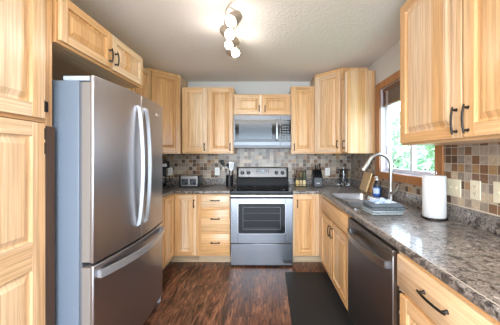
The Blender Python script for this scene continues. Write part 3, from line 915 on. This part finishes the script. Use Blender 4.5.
b = MB(); b.box(dW+.003, MWw, 0, .0295, .030, .085, 'msteel'); b.box(dW+.003, MWw, 0, .0295, MWh-.068, MWh-.002, 'msteel'); b.box(dW+.003, MWw, .001, .0295, .085, MWh-.068, 'blackglass')
cp = b.build('control_panel', t, bevel=.002)
MB().box(dW+.022, MWw-.018, -.0008, .0008, MWh-.115, MWh-.082, 'screen').build('display', cp)
b = MB()
for r_ in range(6):
    for c_ in range(3): b.box(dW+.024+c_*.033, dW+.048+c_*.033, -.0006, .0008, .105+r_*.033, .122+r_*.033, 'grey')
b.build('button_grid', cp)
MB().box(.002, MWw-.002, .004, .0295, .0, .028, 'grey').build('vent_grille', t, bevel=.002)
b = MB()
for k in range(6): b.box(.62+k*.009, .625+k*.009, -.0005, .0005, .052, .059, 'grey')
b.build('badge', t)

# ------------------------------------------------------------------ dishwasher
DX = .634
t = thing('dishwasher', 'dark stainless dishwasher with a bowed bar handle under the right counter', 'dishwasher', (DX, 1.866, 0), -PI/2)
DW = .670
MB().box(.004, DW-.004, .032, .60, .10, .868, 'grey').build('body', t)
MB().box(.006, DW-.006, 0, .031, .115, .838, 'dsteel').build('door', t, bevel=.004, seg=3)
MB().box(.006, DW-.006, .001, .031, .8395, .866, 'dsteel').build('control_strip', t, bevel=.002)
MB().box(.008, DW-.008, .075, .09, .001, .099, 'black').build('toe_panel', t)
b = MB(); pts = []; n = 14
for k in range(n+1):
    s = k/n; pts.append((.055+(DW-.11)*s, -.012-.04*math.sin(PI*s)**.6, .775))
b.tube(pts, .01, 'nickel', 4, flat=(.010, .027), ph=PI/4)
for x in (.055, DW-.055): b.box(x-.010, x+.010, -.016, -.0004, .757, .793, 'bright')
b.build('handle', t)

# ------------------------------------------------------------------ ceiling track light
t = thing('track_light', 'nickel ceiling light with a wavy rail and four lit spot heads', 'light', (-.285, 1.98, CZ))
def rel(x, y, z): return (x+.285, y-1.98, z-CZ)
MB().lathe([(0, -.0005), (.06, -.0005), (.06, -.014), (.05, -.022), (0, -.024)], 'lampnickel', 24).build('canopy', t)
b = MB()
ctl_pts = [(-.204,1.60),(-.25,1.655),(-.286,1.73),(-.292,1.82),(-.270,1.92),(-.272,2.02),(-.31,2.12),(-.335,2.22),(-.325,2.33)]
def catmull(P, n=6):
    out = []
    for k in range(len(P)-1):
        p0, p1, p2, p3 = (Vector(P[max(k-1,0)]), Vector(P[k]), Vector(P[k+1]), Vector(P[min(k+2,len(P)-1)]))
        for j in range(n):
            u = j/n
            out.append(.5*((2*p1)+(-p0+p2)*u+(2*p0-5*p1+4*p2-p3)*u*u+(-p0+3*p1-3*p2+p3)*u**3))
    out.append(Vector(P[-1])); return out
ZR = 2.385
b.tube([rel(p.x, p.y, ZR) for p in catmull(ctl_pts)], .0065, 'lampnickel', 8)
b.tube([(0, 0, -.02), rel(-.272, 1.98, ZR)], .006, 'lampnickel', 8)
b.build('rail', t)
heads = [((-.253,1.69,2.285), (-.55,-.40,-.70), (-.262,1.675)), ((-.276,1.87,2.285), (.62,-.40,-.60), (-.283,1.86)), ((-.321,2.05,2.285), (-.62,-.38,-.55), (-.285,2.06)), ((-.275,2.20,2.285), (.72,-.45,-.35), (-.332,2.20))]
for (bp, aim, rp) in heads:
    a = Vector(aim).normalized(); bp = Vector(bp)
    q = Vector((0, 0, 1)).rotation_difference(a).to_matrix().to_4x4()
    loc = Vector(rel(*bp))
    mm = Matrix.Translation(loc) @ q
    hd = MB(); hd.lathe([(.012, -.115), (.020, -.112), (.036, -.098), (.042, -.07), (.045, -.014), (.043, -.014), (.036, -.06), (.0, -.07)], 'lampnickel', 20, (0,0,0), mm)
    back = loc - a*.10
    hd.tube([tuple(back), tuple(back+Vector((0,0,.02))), rel(rp[0], rp[1], ZR)], .005, 'lampnickel', 8)
    so = hd.build('spot_head', t)
    bb = MB(); bb.lathe([(0, -.045), (.016, -.043), (.020, -.03), (.029, -.012), (.0315, .004), (.028, .015), (.017, .022), (0, .0245)], 'bulb', 20, (0,0,0), mm)
    bb.build('bulb', so)

# ------------------------------------------------------------------ floor mat
m_ = MB(); m_.prism(rrect(-.25, .25, -.76, .76, .025), 0, .012, 'mat')
mm_ = m_.build('kitchen_mat', None, (.455, 1.99, .0008), (0, 0, math.radians(-.8)), bevel=.010, seg=3)
tag(mm_, 'black rubber anti-fatigue mat on the floor before the sink and dishwasher', 'mat')

# ------------------------------------------------------------------ wall plates
def plate(name, label, cat, loc, rot, w, devs, colr='ivory', group=None):
    t = thing(name, label, cat, loc, rot, group)
    MB().box(-w/2, w/2, -.006, 0, -.058, .058, colr).build('cover_plate', t, bevel=.003, seg=3)
    for dx, kind in devs:
        if kind == 'outlet':
            b = MB()
            for s in (-1, 1):
                o_ = [(dx+p[0], p[1]+s*.021) for p in rrect(-.016, .016, -.014, .014, .007)]
                b.prism([(p[0], p[1]) for p in o_], -.0085, -.0062, colr, 'y')
                for u in (-.006, .006): b.box(dx+u-.001, dx+u+.001, -.0092, -.0085, s*.021-.001, s*.021+.007, 'black')
                b.box(dx-.002, dx+.002, -.0092, -.0085, s*.021-.009, s*.021-.005, 'black')
            b.build('socket', t)
        else:
            b = MB(); b.box(dx-.006, dx+.006, -.0075, -.0062, -.013, .013, colr); b.prism([(-.0075, -.006), (-.017, .002), (-.016, .008), (-.0075, .006)], dx-.004, dx+.004, colr, 'x'); b.build('toggle', t)
    return t
wr = RX-TK-.0006
plate('light_switch', 'ivory double light switch plate on the tile next to the paper towels', 'switch', (wr, 1.607, 1.128), -PI/2, .118, [(-.024, 'sw'), (.024, 'sw')])
plate('wall_outlet', 'ivory wall outlet on the tile between the switch plate and the picture edge', 'outlet', (wr, 1.442, 1.135), -PI/2, .072, [(0, 'outlet')])
plate('light_switch', 'ivory plate on the right tile wall cut off by the picture edge', 'switch', (wr, 1.292, 1.142), -PI/2, .072, [(0, 'sw')])
wb = BY-TK-.0006
plate('wall_outlet', 'pale outlet on the back tile right of the knife block', 'outlet', (.913, wb, 1.108), 0, .070, [(0, 'outlet')], 'white')
plate('wall_outlet', 'pale outlet on the back tile between the toaster and the utensil crock', 'outlet', (-.722, wb, 1.112), 0, .070, [(0, 'outlet')], 'white')
plate('wall_outlet', 'pale outlet on the back tile beside the coffee maker', 'outlet', (-1.42, wb, 1.112), 0, .070, [(0, 'outlet')], 'white')

# ------------------------------------------------------------------ countertop objects
Z = CT+.0006
# coffee maker
t = thing('coffee_maker', 'black coffee maker half hidden behind the refrigerator edge', 'coffee maker', (-1.395, 3.16, Z), math.radians(38))
MB().box(-.09, .09, -.13, .12, 0, .035, 'black').build('base', t, bevel=.008)
MB().box(-.09, .09, .02, .12, .0352, .265, 'black').build('water_tank', t, bevel=.008)
MB().box(-.092, .092, -.12, .122, .2655, .355, 'black').build('brew_head', t, bevel=.012)
MB().box(-.05, .05, -.1225, -.1205, .285, .325, 'steel').build('control_panel', t)
cf = MB(); cf.lathe([(.05, 0), (.066, .02), (.07, .06), (.058, .11), (.048, .13), (.05, .14), (.045, .14), (.0, .135)], 'blackglass', 24); cf.lathe([(.0595, .104), (.0605, .104), (.0555, .122), (.0545, .122)], 'steel', 24)
cfo = cf.build('carafe', t, (0, -.055, .0355))
MB().tube([(.05, 0, .125), (.10, -.01, .12), (.105, -.01, .06), (.068, 0, .045)], .007, 'black', 8).build('handle', cfo)
MB().tube([(.095, .0, .006), (.14, -.05, .006), (.16, -.02, .006), (.185, .03, .006), (.17, .08, .03), (.16, .10, .1)], .004, 'black', 8).build('power_cord', t)

# toaster
t = thing('toaster', 'black and steel toaster on the left back counter', 'toaster', (-1.045, 3.34, Z))
MB().box(-.115, .115, -.085, .085, .012, .155, 'toastersteel').build('body', t, bevel=.012, seg=3)
for s in (-1, 1):
    MB().box(.1155*s if s > 0 else -.139, .139 if s > 0 else -.1155, -.088, .088, .008, .158, 'black').build('end_cap', t, bevel=.012, seg=3)
b = MB()
for y in (-.04, .02): b.box(-.095, .095, y, y+.026, .1551, .1565, 'black')
b.build('slot', t)
for s in (-1, 1):
    MB().box(s*.055-.045, s*.055+.045, -.0885, -.0852, .03, .115, 'panelgrey').build('control_panel', t, bevel=.001)
    MB().box(s*.055-.030, s*.055-.014, -.10, -.0887, .085, .10, 'black').build('lever', t, bevel=.002)
    MB().lathe([(.013, 0), (.012, .012), (0, .013)], 'black', 14).build('knob', t, (s*.055+.02, -.0887, .055), (PI/2, 0, 0))
MB().box(-.12, .12, -.075, .075, .0, .0118, 'black').build('foot', t)
MB().tube([(.1395, .03, .05), (.16, .02, .03), (.185, -.02, .005), (.23, -.05, .005), (.26, .02, .005), (.29, .10, .005)], .0035, 'black', 8).build('power_cord', t)

# utensil crock
cx, cy = -.505, 3.32
t = thing('utensil_crock', 'black cylindrical utensil crock on the counter left of the range', 'crock', (cx, cy, Z))
MB().lathe([(.044, 0), (.048, .004), (.050, .155), (.050, .160), (.046, .160), (.044, .012), (0, .010)], 'black', 28).build('pot', t)
def utensil(name, label, foot, top, head, m_h, m_s):
    t = thing(name, label, 'utensil', (cx, cy, Z), group='utensils in the crock')
    f, p = Vector(foot), Vector(top); d = (p-f).normalized()
    MB().tube([tuple(f), tuple(f.lerp(p, .5)), tuple(p)], [.0055, .0045, .0045], m_s, 8).build('grip', t)
    q = Vector((0, 0, 1)).rotation_difference(d).to_matrix().to_4x4(); mt = Matrix.Translation(p) @ q
    b = MB()
    if head == 'spoon':
        b.lathe([(0, -.005), (.012, .003), (.026, .022), (.030, .045), (.024, .066), (0, .078)], m_h, 16)
        for v in b.bm.verts: v.co.y *= .25
    elif head == 'spatula':
        w0, w1, L = .022, .033, .105
        for k in range(4):
            u0 = -.033+k*.0185; b.prism([(u0*.75, .012), ((u0+.0125)*.75, .012), (u0+.0125, L), (u0, L)], -.0016, .0016, m_h, 'y')
        b.box(-.033, .033, -.0016, .0016, L, L+.012, m_h); b.prism([(-.006, -.004), (.006, -.004), (.025, .013), (-.025, .013)], -.0016, .0016, m_h, 'y')
    elif head == 'whisk':
        for k in range(5):
            a = PI*k/5
            b.tube([(.026*math.sin(PI*s/10)*math.cos(a)*(1 if 1 else 0), .026*math.sin(PI*s/10)*math.sin(a), .10*s/10) for s in range(11)] , .0014, m_h, 5)
            b.tube([(-.026*math.sin(PI*s/10)*math.cos(a), -.026*math.sin(PI*s/10)*math.sin(a), .10*s/10) for s in range(11)] , .0014, m_h, 5)
    elif head == 'ladle':
        b.lathe([(0, 0), (.022, .004), (.034, .02), (.036, .034), (.033, .034), (.02, .012), (0, .008)], m_h, 18, (0, 0, 0), Matrix.Translation((0, -.02, .0)) @ Matrix.Rotation(math.radians(70), 4, 'X'))
    for v in b.bm.verts: v.co = mt @ v.co
    b.build('blade' if head == 'spatula' else 'bowl' if head != 'whisk' else 'wire_head', t)
utensil('serving_spoon', 'black serving spoon leaning left out of the utensil crock', (.020, .0, .014), (-.085, .0, .30), 'spoon', 'black', 'black')
utensil('slotted_spatula', 'white slotted spatula standing on the right of the utensil crock', (.016, -.014, .014), (.026, -.030, .225), 'spatula', 'white', 'white')
utensil('whisk', 'steel wire whisk leaning left in the utensil crock below the black spoon', (-.004, -.012, .014), (-.040, -.026, .215), 'whisk', 'nickel', 'nickel')
utensil('ladle', 'black ladle upright in the middle of the utensil crock', (-.008, .026, .014), (-.006, .050, .275), 'ladle', 'black', 'black')
utensil('spatula', 'grey turner at the back of the utensil crock', (.010, .014, .014), (.050, .022, .235), 'spatula', 'grey', 'black')

# spice rack with jars
sx, sy = .485, 3.36
t = thing('spice_rack', 'black wire two-tier spice rack on the counter right of the range', 'rack', (sx, sy, Z))
b = MB()
for zz in (.006, .122):
    b = MB()
    for yy in (-.045, -.02, .005, .03): b.tube([(-.078, yy, zz), (.078, yy, zz)], .0022, 'black', 6)
    for xx in (-.078, .078): b.tube([(xx, -.048, zz), (xx, .034, zz)], .003, 'black', 6)
    b.build('shelf', t)
b = MB()
for zz in (.03, .148): b.tube([(-.078, .034, zz), (-.078, -.048, zz), (.078, -.048, zz), (.078, .034, zz)], .0024, 'black', 6)
b.build('rail', t)
b = MB()
for xx in (-.080, .080):
    for yy in (.036, -.050): b.tube([(xx, yy, .0), (xx, yy, .235 if yy > 0 else .15)], .0032, 'black', 6)
b.tube([(-.080, .036, .235), (0, .036, .252), (.080, .036, .235)], .0032, 'black', 6)
b.build('post', t)
def jar(i, x, y, z, label, capm):
    t = thing('spice_jar', label, 'jar', (x, y, z), group='spice jars on the rack')
    MB().lathe([(.021, 0), (.0222, .003), (.0222, .066), (.016, .076), (.016, .082), (0, .082)], M['spice%d' % i], 18).build('glass', t)
    MB().lathe([(.0185, .0822), (.0185, .096), (.017, .098), (0, .098)], capm, 18).build('lid', t)
names = ['left', 'middle', 'right']
for r_, zz in enumerate((.0085, .1245)):
    for c_ in range(3):
        i = c_ + 3*r_
        lab = '%s spice jar with black lid, %s on the %s tier of the rack' % (['golden','tan','cream','dark brown','olive','dark green'][i], names[c_], ['lower','upper'][r_])
        jar(i, sx-.05+c_*.05, sy-.010, Z+zz, lab, 'black')

# knife block
t = thing('knife_block', 'black slanted knife block with a grey front panel near the corner', 'knife block', (.712, 3.345, Z))
b = MB(); b.prism([(-.075, 0), (.075, 0), (.095, .17), (.01, .235), (-.065, .135)], -.062, .062, 'black', 'x'); b.build('block', t, bevel=.004)
b = MB(); b.prism([(-.0775, .01), (-.0755, .01), (-.0665, .125), (-.0685, .125)], -.052, .052, 'panelgrey', 'x'); b.build('front_panel', t)
lb = MB(); lb.box(-.022, .022, -.0009, 0, 0, .008, 'white'); lb.build('label_plate', t, (0, -.0745, .05), (-.078, 0, 0))
kn = [(-.042, .045), (-.016, .035), (.012, .04), (.040, .028), (-.028, .0), (.002, -.012), (.03, -.005)]
for j, (kx, ky) in enumerate([(-.042, .0), (-.018, .0), (.006, .0), (.030, .0), (-.030, .5), (-.004, .5), (.022, .5)]):
    base = Vector((kx, -.065+.075*(.25+ky), .135+.10*(.25+ky)))
    d = Vector((0, -.60, .80)); L = .112-.012*(j % 3)
    k_ = thing('kitchen_knife', 'black handled kitchen knife in the block, %s' % ['front row far left','front row second from left','front row third from left','front row far right','back row left','back row middle','back row right'][j], 'knife', (.712, 3.345, Z), group='knives in the block')
    d = Vector((0, -.35, .94)).normalized()
    MB().tube([tuple(base+d*.002), tuple(base+d*.03), tuple(base+d*(L*.7)), tuple(base+d*L)], .008, 'black', 8, flat=(.0078, .0125)).build('grip', k_)
    MB().tube([tuple(base+d*.0005), tuple(base+d*.010)], .008, 'bright', 8, flat=(.0068, .0118)).build('bolster', k_)
    MB().lathe([(0, 0), (.0025, .0005), (.0025, .0015), (0, .002)], 'bright', 8, tuple(base+d*(L+.0001))).build('end_cap', k_)

# glass canister in the corner
t = thing('glass_canister', 'clear glass canister with a dark rimmed lid in the far right corner', 'canister', (1.085, 3.36, Z))
MB().lathe([(.062, 0), (.070, .006), (.078, .03), (.070, .055), (.062, .062), (.064, .22), (.064, .226), (.060, .226), (.058, .07), (0, .064)], 'jarglass', 24).build('jar', t)
b = MB(); n = 10
for k in range(n):
    a = 2*PI*k/n; b.lathe([(0, 0), (.010, .010), (.013, .022), (.009, .036), (0, .046)], 'clear', 8, (.073*math.cos(a), .073*math.sin(a), .006))
b.build('cut_foot', t)
MB().lathe([(.095, .2265), (.098, .231), (.095, .236), (.06, .240), (.02, .244), (0, .245)], 'blackmatte', 24).build('lid', t)
MB().lathe([(.012, .2452), (.012, .252), (.038, .256), (.036, .264), (0, .268)], 'bright', 20).build('knob', t)

# cutting boards leaning on the tile
def board(name, label, w, h, th, y, xfoot, lean, mt_, yaw, grip):
    t = thing(name, label, 'cutting board', (xfoot, y, Z+th*math.sin(lean)), yaw)
    b = MB(); P = rrect(-w/2, w/2, 0, h, .012, 4)
    b.prism(P, 0, th, mt_, 'x'); o = b.build('board', t, (0, 0, .0), (0, lean, 0), bevel=.003)
    return t
board('cutting_board', 'pale wooden cutting board leaning on the tile by the corner', 
      .29, .232, .016, 2.915, 1.168, math.radians(16), 'board', math.radians(-7), True)
board('cutting_board', 'thin smaller cutting board tucked behind the pale one', .235, .19, .010, 2.840, 1.191, math.radians(16), 'boardd', math.radians(-2), True)

# dish soap bottle
t = thing('soap_bottle', 'clear pump bottle of blue dish soap behind the sink', 'bottle', (1.176, 2.545, Z))
b = MB(); b.lathe([(.034, 0), (.040, .004), (.041, .085), (.0405, .095), (0, .0955)], 'bluesoap', 20); b.build('liquid', t)
MB().lathe([(.0425, .0), (.043, .10), (.040, .125), (.026, .15), (.014, .158), (.014, .168), (0, .168)], 'bottle', 20).build('shell', t)
b = MB(); i = b.mi('soaplabel'); n = 10
A = [[b.bm.verts.new((.0438*math.cos(a), .0438*math.sin(a), z)) for a in [PI*1.05+PI*.5*k/n for k in range(n+1)]] for z in (.03, .085)]
for k in range(n): b._face([A[0][k], A[0][k+1], A[1][k+1], A[1][k]], i)
b.build('sticker', t, recalc=False)
b = MB(); b.lathe([(.015, .1685), (.015, .18), (.006, .182), (.006, .20), (.011, .201), (.011, .207), (0, .208)], 'white', 16); b.tube([(0, 0, .204), (-.025, -.01, .204), (-.03, -.012, .198)], .004, 'white', 8); b.build('pump', t)

# folded towels
def folded(name, label, w, d, h, layers, loc, yaw, m, seed):
    rnd = random.Random(seed); b = MB(); i = b.mi(m)
    for k in range(layers):
        z0 = h*k/layers; z1 = h*(k+1)/layers-.0006
        sx_, sy_ = rnd.uniform(-.004, .004), rnd.uniform(-.004, .004)
        n = 9; grid_t, grid_b = [], []
        P = rrect(-w/2+sx_, w/2+sx_, -d/2+sy_, d/2+sy_, .02, 4)
        ph = rnd.random()*6
        rings = []
        for ins, zz in ((.012, z0), (.003, z0+.25*(z1-z0)), (0, (z0+z1)/2), (.003, z0+.75*(z1-z0)), (.014, z1)):
            R_ = []
            for (x, y) in P:
                f = Vector((x-sx_, y-sy_)); L = f.length; f2 = f*(1-ins/max(L, .01))
                wob = .0025*math.sin(9*math.atan2(y, x)+ph)
                R_.append((f2.x+sx_+wob, f2.y+sy_+wob, zz+(.002*math.sin(x*50+ph)*math.cos(y*43) if (k == layers-1 and zz == z1) else 0)))
            rings.append(R_)
        V = ringbridge(b, rings, m, True); b._face(V[0][::-1], i)
    o = b.build(name, None, loc, (0, 0, yaw), recalc=True); return tag(o, label, 'towel')
tx, ty = .872, 1.800
folded('folded_towel', 'pale grey folded dish towel at the bottom of the stack beside the sink', .235, .185, .034, 2, (tx, ty, Z), math.radians(4), 'towelpale', 1)
folded('folded_towel', 'dark grey folded dish towel in the middle of the stack beside the sink', .240, .19, .040, 2, (tx+.004, ty, Z+.0345), math.radians(-2), 'towelgrey', 2)
# crumpled cloth on top
b = MB(); i = b.mi('towelblue'); n = 22; top, bot = [], []
for a in range(n+1):
    tr, br = [], []
    for c in range(n+1):
        u, v = a/n*2-1, c/n*2-1
        edge = max(0, 1-max(abs(u), abs(v))**6)
        zz = .004+edge*(.008+.006*math.sin(u*5+v*2)+.005*math.sin(v*7-u*3)+.006*math.exp(-((u-.1)**2+(v-.2)**2)*5))
        x, y = u*.080*(1+.06*math.sin(v*6)), v*.060*(1+.08*math.sin(u*7))
        tr.append(b.bm.verts.new((x, y, max(.003, zz)))); br.append(b.bm.verts.new((x, y, .0)))
    top.append(tr); bot.append(br)
for a in range(n):
    for c in range(n):
        b._face([top[a][c], top[a+1][c], top[a+1][c+1], top[a][c+1]], i); b._face([bot[a][c+1], bot[a+1][c+1], bot[a+1][c], bot[a][c]], i)
for a in range(n):
    for (t_, u_, q_) in (((a, 0), (a+1, 0), 0), ((a, n), (a+1, n), 0), ((0, a), (0, a+1), 0), ((n, a), (n, a+1), 0)):
        b._face([top[t_[0]][t_[1]], top[u_[0]][u_[1]], bot[u_[0]][u_[1]], bot[t_[0]][t_[1]]], i)
o = b.build('dish_cloth', None, (tx+.005, ty+.022, Z+.0768), (0, 0, .1)); tag(o, 'blue and white dish cloth crumpled on top of the folded towels', 'cloth')

# paper towel holder and roll
px, py = 1.148, 1.640
t = thing('paper_towel_holder', 'metal upright paper towel holder on the counter below the window edge', 'paper towel holder', (px, py, Z))
MB().lathe([(.078, 0), (.08, .004), (.078, .010), (.0, .011)], 'bronze', 32).build('base', t, bevel=.001)
MB().tube([(0, 0, .0112), (0, 0, .305)], .006, 'nickel', 10).build('post', t)
MB().tube([(-.016, 0, .304), (-.015, 0, .318), (0, 0, .325), (.015, 0, .318), (.016, 0, .304)], .004, 'nickel', 8).build('finial', t)
b = MB(); b.lathe([(.02, .0), (.066, .0), (.069, .004), (.069, .274), (.066, .279), (.02, .279), (.0195, .27), (.0195, .01), (.02, 0)], 'paper', 40)
r = b.build('paper_towel_roll', None, (px, py, Z+.0116)); tag(r, 'full white paper towel roll standing on the holder beneath the right cabinet', 'paper towels')
